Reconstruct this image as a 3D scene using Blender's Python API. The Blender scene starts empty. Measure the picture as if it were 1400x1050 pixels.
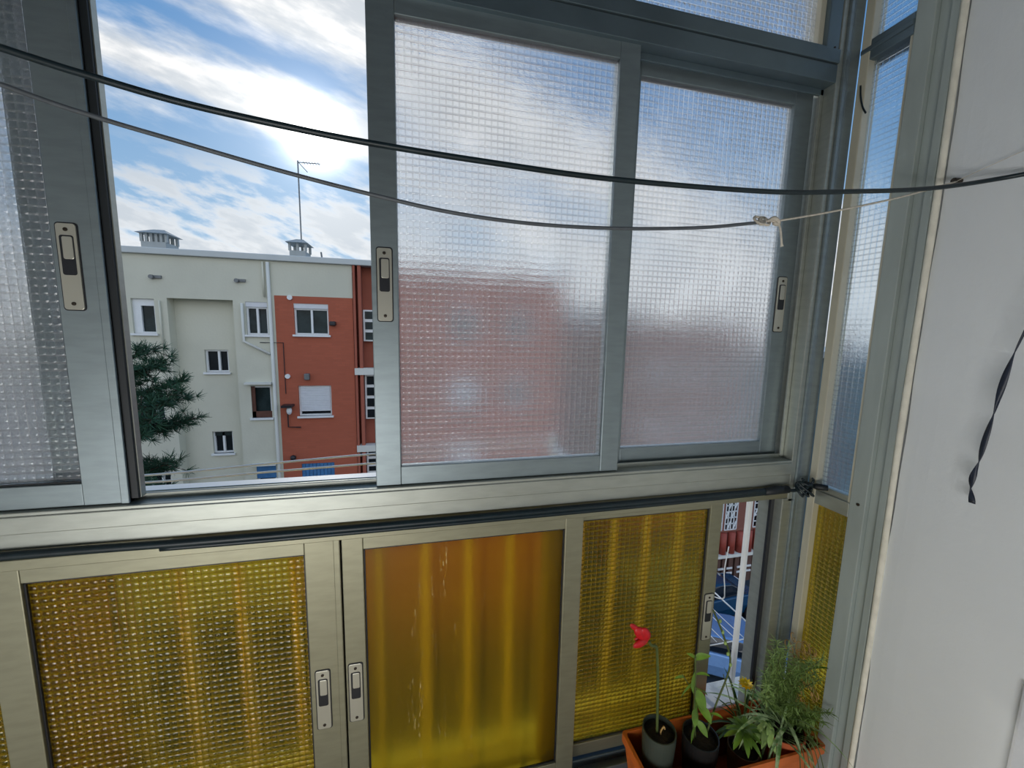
import bpy, bmesh, math, random
from math import sin, cos, pi, radians, sqrt
from mathutils import Vector, Matrix, Quaternion

C = bpy.context.scene.collection
sc = bpy.context.scene
random.seed(7)

# ------------------------------------------------------------------ helpers: objects
def link(name, bm, m, parent=None, smooth=False, bevel=0.0, off=None):
    """one mesh object from a bmesh given in world coordinates"""
    if off is not None:
        bmesh.ops.translate(bm, vec=-Vector(off), verts=bm.verts)
    bmesh.ops.recalc_face_normals(bm, faces=bm.faces)
    me = bpy.data.meshes.new(name)
    bm.to_mesh(me); bm.free()
    me.materials.append(m)
    if smooth:
        me.shade_smooth()
    o = bpy.data.objects.new(name, me)
    C.objects.link(o)
    if parent is not None:
        o.parent = parent
    if bevel:
        b = o.modifiers.new('bevel', 'BEVEL'); b.width = bevel; b.segments = 2
        b.limit_method = 'ANGLE'; b.angle_limit = radians(50)
    return o

def part(name, bm, m, root, **k):
    """child of an Empty that stands at its own location; geometry given in world coordinates"""
    o = root; off = Vector((0, 0, 0))
    while o is not None:
        off += o.location; o = o.parent
    return link(name, bm, m, root, off=off, **k)

def thing(name, label, cat, loc=(0, 0, 0), group=None, kind=None):
    o = bpy.data.objects.new(name, None); C.objects.link(o)
    o.empty_display_size = 0.05
    o.location = loc
    o['label'] = label; o['category'] = cat
    if group: o['group'] = group
    if kind: o['kind'] = kind
    return o

def tag(o, label, cat, group=None, kind=None):
    o['label'] = label; o['category'] = cat
    if group: o['group'] = group
    if kind: o['kind'] = kind
    return o

def struct(name, bm, m, parent=None, **k):
    o = link(name, bm, m, parent, **k)
    if parent is None: o['kind'] = 'structure'
    return o

def struct_root(name, loc=(0, 0, 0)):
    o = bpy.data.objects.new(name, None); C.objects.link(o)
    o.location = loc; o['kind'] = 'structure'; o.empty_display_size = 0.05
    return o

# ------------------------------------------------------------------ helpers: shapes
def B(): return bmesh.new()

def box(bm, x0, x1, y0, y1, z0, z1):
    v = [bm.verts.new((x, y, z)) for x in (x0, x1) for y in (y0, y1) for z in (z0, z1)]
    for f in ((0, 1, 3, 2), (4, 6, 7, 5), (0, 4, 5, 1), (2, 3, 7, 6), (0, 2, 6, 4), (1, 5, 7, 3)):
        bm.faces.new([v[i] for i in f])
    return bm

def bx(*a): return box(B(), *a)

def tube(bm, pts, r, seg=8, caps=True):
    pts = [Vector(p) for p in pts]
    n = len(pts)
    rs = r if isinstance(r, (list, tuple)) else [r] * n
    rings = []
    up = None
    for i, p in enumerate(pts):
        t = (pts[min(i + 1, n - 1)] - pts[max(i - 1, 0)]).normalized()
        if up is None:
            up = t.orthogonal().normalized()
        else:
            up = (up - t * up.dot(t))
            if up.length < 1e-6: up = t.orthogonal()
            up.normalize()
        s = t.cross(up)
        rings.append([bm.verts.new(p + (up * cos(2 * pi * k / seg) + s * sin(2 * pi * k / seg)) * rs[i]) for k in range(seg)])
    for a, b in zip(rings, rings[1:]):
        for k in range(seg):
            bm.faces.new((a[k], a[(k + 1) % seg], b[(k + 1) % seg], b[k]))
    if caps:
        bm.faces.new(rings[0][::-1]); bm.faces.new(rings[-1])
    return bm

def smooth_path(pts, n=6):
    """Catmull-Rom through the points"""
    P = [Vector(p) for p in pts]
    P = [P[0] * 2 - P[1]] + P + [P[-1] * 2 - P[-2]]
    out = []
    for i in range(1, len(P) - 2):
        a, b, c, d = P[i - 1:i + 3]
        for k in range(n):
            t = k / n
            out.append(0.5 * ((2 * b) + (c - a) * t + (2 * a - 5 * b + 4 * c - d) * t * t + (3 * b - a - 3 * c + d) * t ** 3))
    out.append(P[-2])
    return out

def lathe(bm, prof, cx, cy, seg=32, sx=1, sy=1):
    """profile [(r, z)] about the vertical axis at (cx, cy)"""
    rings = []
    for r, z in prof:
        if r < 1e-6:
            rings.append([bm.verts.new((cx, cy, z))])
        else:
            rings.append([bm.verts.new((cx + r * sx * cos(2 * pi * k / seg), cy + r * sy * sin(2 * pi * k / seg), z)) for k in range(seg)])
    for a, b in zip(rings, rings[1:]):
        for k in range(seg):
            k2 = (k + 1) % seg
            if len(a) == 1 and len(b) == 1: continue
            if len(a) == 1: bm.faces.new((a[0], b[k], b[k2]))
            elif len(b) == 1: bm.faces.new((a[k], a[k2], b[0]))
            else: bm.faces.new((a[k], a[k2], b[k2], b[k]))
    return bm

def blade(bm, base, d, L, w, droop=0.5, seg=6, fold=0.25, tip=0.0, side=None):
    """a leaf: strip with a midrib fold, drooping under its own weight"""
    d = Vector(d).normalized()
    p = Vector(base)
    if side is None:
        side = d.cross(Vector((0, 0, 1)))
        if side.length < 1e-3: side = Vector((1, 0, 0))
    side = Vector(side).normalized()
    rows = []
    st = L / seg
    for i in range(seg + 1):
        t = i / seg
        wd = w * 0.5 * (sin(pi * min(1, t * 0.92 + 0.06)) ** 0.8) if i < seg else w * tip + 0.0003
        nrm = side.cross(d).normalized()
        rows.append((bm.verts.new(p - side * wd + nrm * wd * fold), bm.verts.new(p), bm.verts.new(p + side * wd + nrm * wd * fold)))
        d = (d + Vector((0, 0, -1)) * droop / seg).normalized()
        p = p + d * st
    for a, b in zip(rows, rows[1:]):
        bm.faces.new((a[0], a[1], b[1], b[0])); bm.faces.new((a[1], a[2], b[2], b[1]))
    return bm

def ellipsoid(bm, c, rx, ry, rz, rot=None, u=12, v=8):
    m = Matrix.Translation(Vector(c)) @ (rot.to_4x4() if rot else Matrix.Identity(4)) @ Matrix.Diagonal((rx, ry, rz, 1))
    bmesh.ops.create_uvsphere(bm, u_segments=u, v_segments=v, radius=1, matrix=m)
    return bm

def wall_holes(bm, x0, x1, z0, z1, y, holes, depth):
    """a facade at Y=y (facing -Y) with rectangular openings and their reveals"""
    xs = sorted({x0, x1, *[h[0] for h in holes], *[h[1] for h in holes]})
    zs = sorted({z0, z1, *[h[2] for h in holes], *[h[3] for h in holes]})
    xs = [x for x in xs if x0 <= x <= x1]; zs = [z for z in zs if z0 <= z <= z1]
    for xa, xb in zip(xs, xs[1:]):
        for za, zb in zip(zs, zs[1:]):
            cx, cz = (xa + xb) / 2, (za + zb) / 2
            if any(h[0] < cx < h[1] and h[2] < cz < h[3] for h in holes): continue
            bm.faces.new([bm.verts.new(p) for p in ((xa, y, za), (xb, y, za), (xb, y, zb), (xa, y, zb))])
    for hx0, hx1, hz0, hz1 in [h[:4] for h in holes]:
        q = [(hx0, hz0), (hx1, hz0), (hx1, hz1), (hx0, hz1)]
        for (ax, az), (bx_, bz) in zip(q, q[1:] + q[:1]):
            bm.faces.new([bm.verts.new(p) for p in ((ax, y, az), (bx_, y, bz), (bx_, y + depth, bz), (ax, y + depth, az))])
    bmesh.ops.remove_doubles(bm, verts=bm.verts, dist=1e-5)
    return bm

# ------------------------------------------------------------------ helpers: materials
class NT:
    """tiny node-tree writer"""
    def __init__(self, tree): self.t = tree; tree.nodes.clear()
    def n(self, typ, inp=None, **attrs):
        nd = self.t.nodes.new(typ)
        for k, v in attrs.items(): setattr(nd, k, v)
        for k, v in (inp or {}).items(): self.set(nd, k, v)
        return nd
    def set(self, nd, k, v):
        s = nd.inputs[k]
        if isinstance(v, bpy.types.NodeSocket): self.t.links.new(v, s)
        else: s.default_value = v
    def m(self, op, a, b=0.0, c=0.0, clamp=False):
        nd = self.n('ShaderNodeMath', operation=op, use_clamp=clamp)
        self.set(nd, 0, a); self.set(nd, 1, b)
        if op in ('MULTIPLY_ADD', 'SMOOTH_MIN', 'SMOOTH_MAX'): self.set(nd, 2, c)
        return nd.outputs[0]
    def ramp(self, f, lo, hi):
        nd = self.n('ShaderNodeMapRange', interpolation_type='SMOOTHSTEP')
        self.set(nd, 0, f); self.set(nd, 1, lo); self.set(nd, 2, hi); self.set(nd, 3, 0.0); self.set(nd, 4, 1.0)
        return nd.outputs[0]
    def mix(self, f, a, b):
        nd = self.n('ShaderNodeMix', data_type='RGBA')
        self.set(nd, 0, f); self.set(nd, 6, a); self.set(nd, 7, b)
        return nd.outputs[2]
    def noise(self, vec, scale, detail=4, rough=0.55, **k):
        nd = self.n('ShaderNodeTexNoise', **k)
        if vec is not None: self.set(nd, 'Vector', vec)
        self.set(nd, 'Scale', scale); self.set(nd, 'Detail', detail); self.set(nd, 'Roughness', rough)
        return nd.outputs[0]
    def xyz(self, v):
        nd = self.n('ShaderNodeSeparateXYZ', {0: v}); return nd.outputs
    def comb(self, x, y, z):
        return self.n('ShaderNodeCombineXYZ', {0: x, 1: y, 2: z}).outputs[0]

def rgba(c): return (c[0], c[1], c[2], 1.0)

def S(r, g, b):
    """sRGB 0-255 -> linear"""
    f = lambda c: (c / 255 / 12.92) if c / 255 <= 0.04045 else ((c / 255 + 0.055) / 1.055) ** 2.4
    return (f(r), f(g), f(b))

def mat(name, col, rough=0.5, metal=0.0, var=0.0, vscale=8.0, bump=0.0, bscale=60.0, spec=0.5, stretch=None, col2=None):
    m = bpy.data.materials.new(name); m.use_nodes = True
    T = NT(m.node_tree)
    tc = T.n('ShaderNodeTexCoord').outputs['Object']
    if stretch:
        tc = T.n('ShaderNodeVectorMath', {0: tc, 1: stretch}, operation='MULTIPLY').outputs[0]
    p = T.n('ShaderNodeBsdfPrincipled', {'Roughness': rough, 'Metallic': metal, 'Specular IOR Level': spec})
    c2 = col2 or tuple(x * (1 - var) for x in col)
    if var or col2:
        f = T.ramp(T.noise(tc, vscale), 0.35, 0.68)
        T.set(p, 'Base Color', T.mix(f, rgba(col), rgba(c2)))
    else:
        T.set(p, 'Base Color', rgba(col))
    if bump:
        b = T.n('ShaderNodeBump', {'Strength': 1.0, 'Distance': bump, 'Height': T.noise(tc, bscale)})
        T.set(p, 'Normal', b.outputs[0])
    o = T.n('ShaderNodeOutputMaterial'); T.set(o, 0, p.outputs[0])
    return m

def pattern_glass(name, tint, axis='X', pitch=0.014, amp=0.00045, rough=0.03, ior=1.45, diff=0.0, dcol=None, groove=0.0):
    """rolled glass with a square lattice of small pillows"""
    m = bpy.data.materials.new(name); m.use_nodes = True
    T = NT(m.node_tree)
    o = T.n('ShaderNodeTexCoord').outputs['Object']
    x, y, z = T.xyz(o)
    h = x if axis == 'X' else y
    def pil(c):
        f = T.m('FRACT', T.m('DIVIDE', T.m('ADD', c, 10.0), pitch))
        g = T.m('SUBTRACT', T.m('MULTIPLY', f, 2.0), 1.0)
        return T.m('SUBTRACT', 1.0, T.m('MULTIPLY', g, g))
    wob = T.noise(o, 25.0, 2)
    hh = T.m('ADD', T.m('MULTIPLY', pil(h), 0.75), pil(z))
    hh = T.m('MULTIPLY', hh, T.m('MULTIPLY_ADD', wob, 0.5, 0.75))
    fine = T.noise(o, 420.0, 2)
    hh = T.m('MULTIPLY_ADD', fine, 0.16, hh)
    b = T.n('ShaderNodeBump', {'Strength': 1.0, 'Distance': amp, 'Height': hh}).outputs[0]
    p = T.n('ShaderNodeBsdfPrincipled', {'Base Color': rgba(tint), 'Roughness': rough, 'IOR': ior, 'Transmission Weight': 1.0, 'Normal': b})
    sh = p.outputs[0]
    if diff:
        tr = T.n('ShaderNodeBsdfTranslucent', {'Color': rgba(dcol or tint), 'Normal': b})
        mx = T.n('ShaderNodeMixShader', {0: diff, 1: sh, 2: tr.outputs[0]}); sh = mx.outputs[0]
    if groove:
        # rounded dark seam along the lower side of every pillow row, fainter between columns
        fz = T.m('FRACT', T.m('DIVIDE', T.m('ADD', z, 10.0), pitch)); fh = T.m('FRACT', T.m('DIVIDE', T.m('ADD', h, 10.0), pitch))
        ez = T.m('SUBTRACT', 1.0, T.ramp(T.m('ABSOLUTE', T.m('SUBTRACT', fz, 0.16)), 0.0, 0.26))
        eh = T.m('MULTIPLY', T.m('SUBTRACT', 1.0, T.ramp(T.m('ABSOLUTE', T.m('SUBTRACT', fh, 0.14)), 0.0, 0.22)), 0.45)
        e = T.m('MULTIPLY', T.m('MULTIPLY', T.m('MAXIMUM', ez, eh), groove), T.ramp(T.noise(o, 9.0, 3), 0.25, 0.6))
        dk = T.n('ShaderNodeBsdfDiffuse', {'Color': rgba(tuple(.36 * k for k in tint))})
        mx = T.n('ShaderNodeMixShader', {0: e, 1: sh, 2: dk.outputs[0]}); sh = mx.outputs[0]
    T.set(T.n('ShaderNodeOutputMaterial'), 0, sh)
    return m

def frosted_glass(name, tint):
    """smooth amber acrylic with run marks"""
    m = bpy.data.materials.new(name); m.use_nodes = True
    T = NT(m.node_tree)
    o = T.n('ShaderNodeTexCoord').outputs['Object']
    st = T.n('ShaderNodeVectorMath', {0: o, 1: (60, 60, 4)}, operation='MULTIPLY').outputs[0]
    drip = T.ramp(T.noise(st, 1.0, 5, 0.65), 0.56, 0.66)
    x, y, z = T.xyz(o)
    st2 = T.n('ShaderNodeVectorMath', {0: o, 1: (260, 260, 55)}, operation='MULTIPLY').outputs[0]
    speck = T.ramp(T.noise(st2, 1.0, 3, 0.6), 0.54, 0.68)
    mid = T.m('MULTIPLY', T.ramp(x, -0.19, -0.11), T.m('SUBTRACT', 1.0, T.ramp(x, -0.04, 0.06)))
    mk = T.m('MULTIPLY', T.m('MULTIPLY', drip, speck), mid)
    p = T.n('ShaderNodeBsdfPrincipled', {'Base Color': rgba(tint), 'IOR': 1.4, 'Transmission Weight': 1.0})
    T.set(p, 'Roughness', T.m('MULTIPLY_ADD', T.noise(o, 4, 1), 0.06, 0.30))
    d = T.n('ShaderNodeBsdfDiffuse', {'Color': rgba(S(235, 215, 150))})
    tl = T.n('ShaderNodeBsdfTranslucent', {'Color': rgba((0.55, 0.36, 0.015))})
    mx0 = T.n('ShaderNodeMixShader', {0: 0.10, 1: p.outputs[0], 2: tl.outputs[0]})
    mx = T.n('ShaderNodeMixShader', {0: T.m('MULTIPLY', mk, 0.75), 1: mx0.outputs[0], 2: d.outputs[0]})
    T.set(T.n('ShaderNodeOutputMaterial'), 0, mx.outputs[0])
    return m

# ------------------------------------------------------------------ materials
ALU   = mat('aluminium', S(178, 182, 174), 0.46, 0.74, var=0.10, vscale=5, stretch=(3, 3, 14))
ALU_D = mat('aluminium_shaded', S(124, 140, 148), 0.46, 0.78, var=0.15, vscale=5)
ALU_U = mat('aluminium_upper_shaded', S(146, 158, 162), 0.46, 0.74, var=0.10, vscale=5, stretch=(3, 3, 14))  # cooler, darker copy of the aluminium: upper-frame shade put into the base colour
ALU_C = mat('aluminium_champagne', S(158, 156, 134), 0.46, 0.72, var=0.10, vscale=5, stretch=(3, 3, 14))
ALU_L = mat('aluminium_bead', S(205, 200, 180), 0.4, 0.15, var=0.06, vscale=8)
STEEL = mat('latch_steel', S(200, 198, 185), 0.32, 0.55, var=0.05)
RUBBER= mat('rubber_black', S(30, 36, 40), 0.55, var=0.2)
DARK  = mat('dark_recess', S(34, 36, 42), 0.4, var=0.2)
SCREW = mat('screw_dark', S(62, 54, 46), 0.4, 0.6)
PLAST = mat('plaster_wall', S(230, 234, 236), 0.85, var=0.04, vscale=3, bump=0.0005, bscale=70)
CAULK = mat('plaster_edge', S(240, 236, 220), 0.8, var=0.15, vscale=25, bump=0.002, bscale=40)
JAMB  = mat('side_frame_paint', S(172, 182, 178), 0.55, 0.1, var=0.15, vscale=14, stretch=(1, 1, 0.2))
CEIL  = mat('ceiling_paint', S(74, 92, 106), 0.9, var=0.05)
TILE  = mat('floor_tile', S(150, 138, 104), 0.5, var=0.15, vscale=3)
PARA  = mat('parapet_render', S(112, 106, 84), 0.8, var=0.3, vscale=12, bump=0.001)
LEDGE = mat('white_ledge', S(226, 222, 212), 0.8, var=0.25, vscale=30)
WBAR  = mat('white_bar_paint', S(250, 249, 244), 0.5, var=0.06)
CABLE = mat('black_cable', S(24, 40, 46), 0.42, var=0.25, vscale=30)
CORD  = mat('grey_clothesline', S(92, 98, 104), 0.5, var=0.2, vscale=40)
STRING= mat('white_string', S(214, 206, 192), 0.8, var=0.2, vscale=120)
RIBBON= mat('navy_ribbon', S(28, 38, 58), 0.45, var=0.2, vscale=30)
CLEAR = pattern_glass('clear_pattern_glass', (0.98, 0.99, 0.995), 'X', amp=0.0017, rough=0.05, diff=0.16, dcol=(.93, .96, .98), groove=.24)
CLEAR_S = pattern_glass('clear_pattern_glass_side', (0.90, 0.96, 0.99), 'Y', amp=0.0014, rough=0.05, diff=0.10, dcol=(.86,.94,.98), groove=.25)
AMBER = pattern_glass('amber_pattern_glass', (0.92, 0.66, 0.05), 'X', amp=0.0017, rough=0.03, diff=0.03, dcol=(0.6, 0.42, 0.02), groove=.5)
AMBER_S = pattern_glass('amber_pattern_glass_side', (0.95, 0.72, 0.07), 'Y', amp=0.0024, rough=0.05, diff=0.12, dcol=(0.6, 0.36, 0.02))
FROST = frosted_glass('amber_smooth_glass', (0.97, 0.72, 0.035))
TERRA = mat('terracotta_plastic', S(204, 104, 40), 0.5, var=0.18, vscale=12)
TERRA2= mat('terracotta_pot', S(178, 88, 46), 0.7, var=0.2, vscale=20)
POTG  = mat('pot_dark_green', S(62, 70, 62), 0.45, var=0.15)
POTB  = mat('pot_black', S(30, 30, 30), 0.35, var=0.15)
POTBR = mat('pot_brown', S(84, 62, 44), 0.5, var=0.2)
SOIL  = mat('soil', S(40, 30, 24), 0.95, var=0.5, vscale=60, bump=0.006, bscale=90)
LEAF  = mat('leaf_green', S(104, 142, 44), 0.5, var=0.35, vscale=30)
LEAFD = mat('leaf_dark', S(62, 100, 42), 0.5, var=0.35, vscale=30)
LEAFP = mat('leaf_striped_pale', S(176, 196, 148), 0.5, col2=S(96, 136, 70), vscale=60)
LEAFS = mat('leaf_fine', S(158, 188, 108), 0.55, var=0.4, vscale=25)
DRY   = mat('dry_stems', S(190, 152, 92), 0.7, var=0.3, vscale=40)
STEM  = mat('stem_green', S(84, 98, 50), 0.55, var=0.25, vscale=40)
RED   = mat('petal_red', S(206, 22, 34), 0.45, var=0.3, vscale=60)
YEL   = mat('petal_yellow', S(240, 206, 20), 0.5, var=0.15, vscale=60)

CREAM = mat('facade_cream', S(206, 206, 190), 0.9, var=0.07, vscale=0.7, bump=0.004, bscale=14)
CREAMW= mat('facade_white', S(214, 216, 210), 0.9, var=0.06, vscale=0.8)
def brick(name, c, mortar, scale=1.0):
    m = bpy.data.materials.new(name); m.use_nodes = True
    T = NT(m.node_tree)
    o = T.n('ShaderNodeTexCoord').outputs['Object']
    x, y, z = T.xyz(o)
    v = T.comb(x, z, y)
    bt = T.n('ShaderNodeTexBrick', {'Vector': v, 'Color1': rgba(c), 'Color2': rgba(tuple(k * 0.86 for k in c)), 'Mortar': rgba(mortar),
        'Scale': scale, 'Mortar Size': 0.008, 'Brick Width': 0.25, 'Row Height': 0.075})
    col = T.mix(T.ramp(T.noise(o, 0.6, 4), 0.3, 0.8), bt.outputs[0], rgba(tuple(k * 0.9 for k in c)))
    p = T.n('ShaderNodeBsdfPrincipled', {'Base Color': col, 'Roughness': 0.9})
    T.set(T.n('ShaderNodeOutputMaterial'), 0, p.outputs[0])
    return m
REDW  = brick('facade_red', S(176, 96, 72), S(164, 92, 72))
REDD  = mat('facade_red_pier', S(164, 94, 76), 0.9, var=0.12, vscale=1)
BRK2  = brick('street_house_brick', S(132, 84, 72), S(120, 84, 74))
CAP   = mat('parapet_cap', S(198, 204, 204), 0.85, var=0.06, vscale=1)
CHIM  = mat('chimney_render', S(168, 172, 170), 0.9, var=0.12, vscale=3)
WFR   = mat('white_window_frame', S(226, 230, 232), 0.5, var=0.04)
WGL   = mat('far_window_glass', S(44, 58, 60), 0.25, var=0.5, vscale=2.5, spec=0.25)
WGLD  = mat('far_window_glass_dark', S(22, 30, 36), 0.25, var=0.3, vscale=3, spec=0.2)
SHUT  = mat('white_shutter', S(214, 218, 224), 0.6, var=0.05)
BLUE  = mat('blue_shutter', S(62, 120, 176), 0.6, var=0.25, vscale=5)
BROWN = mat('brown_wood', S(96, 60, 48), 0.7, var=0.2)
GREYM = mat('grey_metal', S(120, 124, 126), 0.5, 0.4, var=0.1)
SHUTB = mat('brown_roller_shutter', S(96, 70, 62), 0.6, var=0.15)
AWN   = mat('red_corrugated_panel', S(150, 66, 52), 0.6, var=0.15)
ASPH  = mat('asphalt', S(44, 58, 70), 0.9, var=0.25, vscale=0.6, bump=0.004, bscale=30)
CARB  = mat('car_paint_blue', S(20, 70, 104), 0.25, 0.2, var=0.1)
CARL  = mat('car_paint_pale', S(120, 158, 206), 0.25, 0.3, var=0.08)
CARG  = mat('car_glass', S(24, 32, 42), 0.08, spec=0.9)
TYRE  = mat('tyre', S(22, 22, 24), 0.8)
PINE  = mat('pine_needles', S(52, 92, 66), 0.7, var=0.45, vscale=2.5)
BARK  = mat('pine_bark', S(78, 66, 56), 0.9, var=0.3, vscale=8)
FARB  = mat('far_block_render', S(112, 142, 150), 0.9, var=0.1, vscale=0.5)
HEDG  = mat('tree_leaves', S(92, 122, 110), 0.8, var=0.4, vscale=1.2)

# ------------------------------------------------------------------ the room
box_ = bx
XL, XR, YB, ZC = -1.30, 1.13, -2.60, 2.72
struct('floor', bx(XL - .1, XR + .1, YB - .1, -0.19, -0.10, 0.0), TILE)
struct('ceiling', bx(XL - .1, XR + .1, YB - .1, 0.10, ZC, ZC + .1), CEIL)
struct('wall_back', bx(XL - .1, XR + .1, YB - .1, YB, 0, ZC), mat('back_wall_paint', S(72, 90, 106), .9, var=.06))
struct('wall_left', bx(XL - .12, XL, YB, 0.10, 0, ZC), PLAST)
wr = B()
# right wall, finely divided with a wavy plastered leading edge
ny, nz = 24, 60
g = []
for j in range(nz + 1):
    z = ZC * j / nz
    w = 0.0012 * sin(z * 9.1) + 0.0008 * sin(z * 27 + 1)
    row = []
    for i in range(ny + 1):
        t = (i / ny) ** 1.8
        y = (-0.214 + w) * (1 - t) + YB * t
        x = XR + 0.010 * (2.718 ** (-(t * 40))) - 0.002 * sin(z * 3 + y * 4)
        row.append(wr.verts.new((x, y, z)))
    g.append(row)
for a, b in zip(g, g[1:]):
    for i in range(ny):
        wr.faces.new((a[i], a[i + 1], b[i + 1], b[i]))
box(wr, XR + .02, XR + .14, YB, -0.19, 0, ZC)
struct('wall_right', wr, PLAST, smooth=False)
# plaster arris where the wall meets the side window
pts = []
for j in range(70):
    z = 0.02 + (ZC - .04) * j / 69
    pts.append((XR + 0.0055, -0.207 + 0.0010 * sin(z * 6.1), z))
struct('trim_1', tube(B(), pts, [0.0068 + 0.0003 * sin(k * .6) for k in range(70)], 8), CAULK, smooth=True)
# white door casing further back along the wall
struct('trim_2', bx(XR - 0.012, XR + .01, -0.70, -0.468, 0, 0.86), mat('casing_white', S(222, 226, 232), 0.5, var=0.05, vscale=20, bump=.0008), bevel=.006)
# parapet below the windows with a tiled inner ledge
pw = B()
box(pw, XL - .1, XR + .02, -0.19, 0.10, 0.0, 0.225)
box(pw, XL - .1, XR + .02, 0.09, 0.10, -0.1, 0.0)
struct('wall_front', pw, PARA, bevel=.004)
struct('trim_3', bx(XL - .2, 1.6, 0.085, 0.175, 0.225, 0.268), LEDGE, bevel=.004)   # outside ledge

# ------------------------------------------------------------------ fixed frames
w1 = struct_root('window_1')          # upper front
def rib(bm, x0, x1, z0, z1, n, axis, y=-0.003, w=.003):
    pass
hb = B(); box(hb, XL, 1.062, 0.0, 0.034, 2.156, 2.198); box(hb, XL, 1.062, 0.034, 0.085, 2.19, 2.2); box(hb, XL, 1.062, -0.004, 0.085, 2.200, 2.232); box(hb, XL, 1.062, 0.004, 0.06, 2.198, 2.2)
box(hb, 0.50, 1.062, 0.030, 0.036, 2.140, 2.156); box(hb, XL, 1.062, 0.008, 0.03, 2.230, 2.243)
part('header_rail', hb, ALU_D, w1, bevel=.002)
sb = B(); box(sb, XL, 1.062, 0.0, 0.085, 1.072, 1.146); box(sb, XL, 1.062, -0.003, 0.02, 1.104, 1.139); box(sb, XL, 1.062, 0.032, 0.038, 1.14, 1.158); box(sb, XL, 1.062, 0.068, 0.072, 1.14, 1.149)
part('sill_rail', sb, ALU, w1, bevel=.002)
part('outer_sill', bx(XL, 1.062, 0.073, 0.102, 1.118, 1.148), WBAR, w1)
jb = B(); box(jb, 1.062, 1.078, 0.0, 0.085, 1.02, 2.70); box(jb, 1.050, 1.062, 0.030, 0.036, 1.146, 2.156); box(jb, 1.056, 1.062, 0.072, 0.085, 1.146, 2.156)
part('jamb', jb, ALU, w1, bevel=.002)
pb = B(); box(pb, 1.078, 1.089, -0.006, 0.06, 0.235, 2.70); box(pb, 1.091, 1.096, -0.003, 0.06, 0.235, 2.70); box(pb, 1.098, 1.131, 0.0, 0.06, 0.235, 2.70)
part('corner_post', pb, ALU_U, w1, bevel=.002)
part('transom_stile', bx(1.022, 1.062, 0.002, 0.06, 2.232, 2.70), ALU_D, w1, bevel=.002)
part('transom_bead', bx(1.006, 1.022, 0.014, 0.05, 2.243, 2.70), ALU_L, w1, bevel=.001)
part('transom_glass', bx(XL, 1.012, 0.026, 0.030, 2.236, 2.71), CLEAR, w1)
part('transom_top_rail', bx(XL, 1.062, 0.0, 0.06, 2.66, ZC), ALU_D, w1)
part('jamb_end', bx(XL, XL + .04, 0.0, 0.085, 0.235, 2.70), ALU, w1)
part('corner_screw', lathe(B(), [(0, 0), (.003, 0), (.003, .002), (0, .002)], 0, 0, 10), SCREW, w1).matrix_local = Matrix.Translation((1.046, 0.001, 2.236)) @ Matrix.Rotation(radians(90), 4, 'X')

w2 = struct_root('window_2')          # lower front
b = B(); box(b, XL, 1.062, 0.002, 0.085, 1.030, 1.052); box(b, XL, 1.062, 0.012, .08, 1.05, 1.075); box(b, XL, 1.062, 0.036, 0.041, 1.016, 1.03)
part('head_rail', b, ALU_C, w2, bevel=.0015)
b = B(); box(b, XL, 1.062, -0.004, 0.085, 0.225, 0.240)
for y in (-0.002, 0.034, 0.072): box(b, XL, 1.062, y, y + .004, 0.24, 0.262)
part('bottom_track', b, ALU_D, w2, bevel=.001)
b = B(); box(b, 1.044, 1.078, 0.0, 0.03, 0.235, 1.03); box(b, 1.046, 1.078, 0.03, 0.085, 0.235, 1.03)
part('jamb', b, ALU, w2, bevel=.002)
part('jamb_brush', bx(1.032, 1.045, 0.026, 0.034, 0.262, 1.03), DARK, w2)

w3 = struct_root('window_3')          # side window in the plane X = 1.13
XS = 1.131
b = B()
box(b, XS - .002, XS + .05, -0.158, -0.119, 0.225, 2.70)
part('side_stile', b, JAMB, w3, bevel=.002)
part('side_bead', bx(XS - .004, XS + .035, -0.026, -0.004, 0.235, 2.70), ALU_L, w3, bevel=.002)
b = B(); box(b, XS + .010, XS + .06, -0.185, -0.158, 0.225, 2.70); box(b, XS + .002, XS + .06, -0.200, -0.183, 0.225, 2.70)
part('wall_strip', b, JAMB, w3, bevel=.002)
b = B(); box(b, XS - .002, XS + .05, -0.1195, -0.004, 1.022, 1.062); box(b, XS + .004, XS + .03, -0.1195, -0.026, 1.06, 1.078)
part('middle_rail', b, ALU, w3, bevel=.002)
b = B(); box(b, XS - .002, XS + .05, -0.1195, -0.004, 2.206, 2.254); box(b, XS - .006, XS + .02, -0.1195, -0.004, 2.226, 2.238)
part('upper_rail', b, ALU_D, w3, bevel=.002)
part('thin_bead', bx(XS + .002, XS + .02, -0.1195, -0.112, 1.062, 2.206), ALU_L, w3)
part('glass_pane', bx(XS + .016, XS + .020, -0.122, -0.022, 1.062, 2.21), CLEAR_S, w3)
part('top_glass_pane', bx(XS + .016, XS + .020, -0.122, -0.022, 2.25, 2.70), CLEAR_S, w3)
part('amber_glass_pane', bx(XS + .016, XS + .020, -0.122, -0.022, 0.24, 1.03), AMBER_S, w3)
part('bottom_rail', bx(XS - .002, XS + .05, -0.1195, -0.004, 0.225, 0.25), ALU, w3)
for zz in (1.068, 2.30):
    s = part('screw', lathe(B(), [(0, 0), (.004, 0), (.004, .002), (0, .003)], 0, 0, 10), SCREW, w3)
    s.matrix_local = Matrix.Translation((XS - .002, -0.141, zz)) @ Matrix.Rotation(radians(-90), 4, 'Y')

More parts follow.
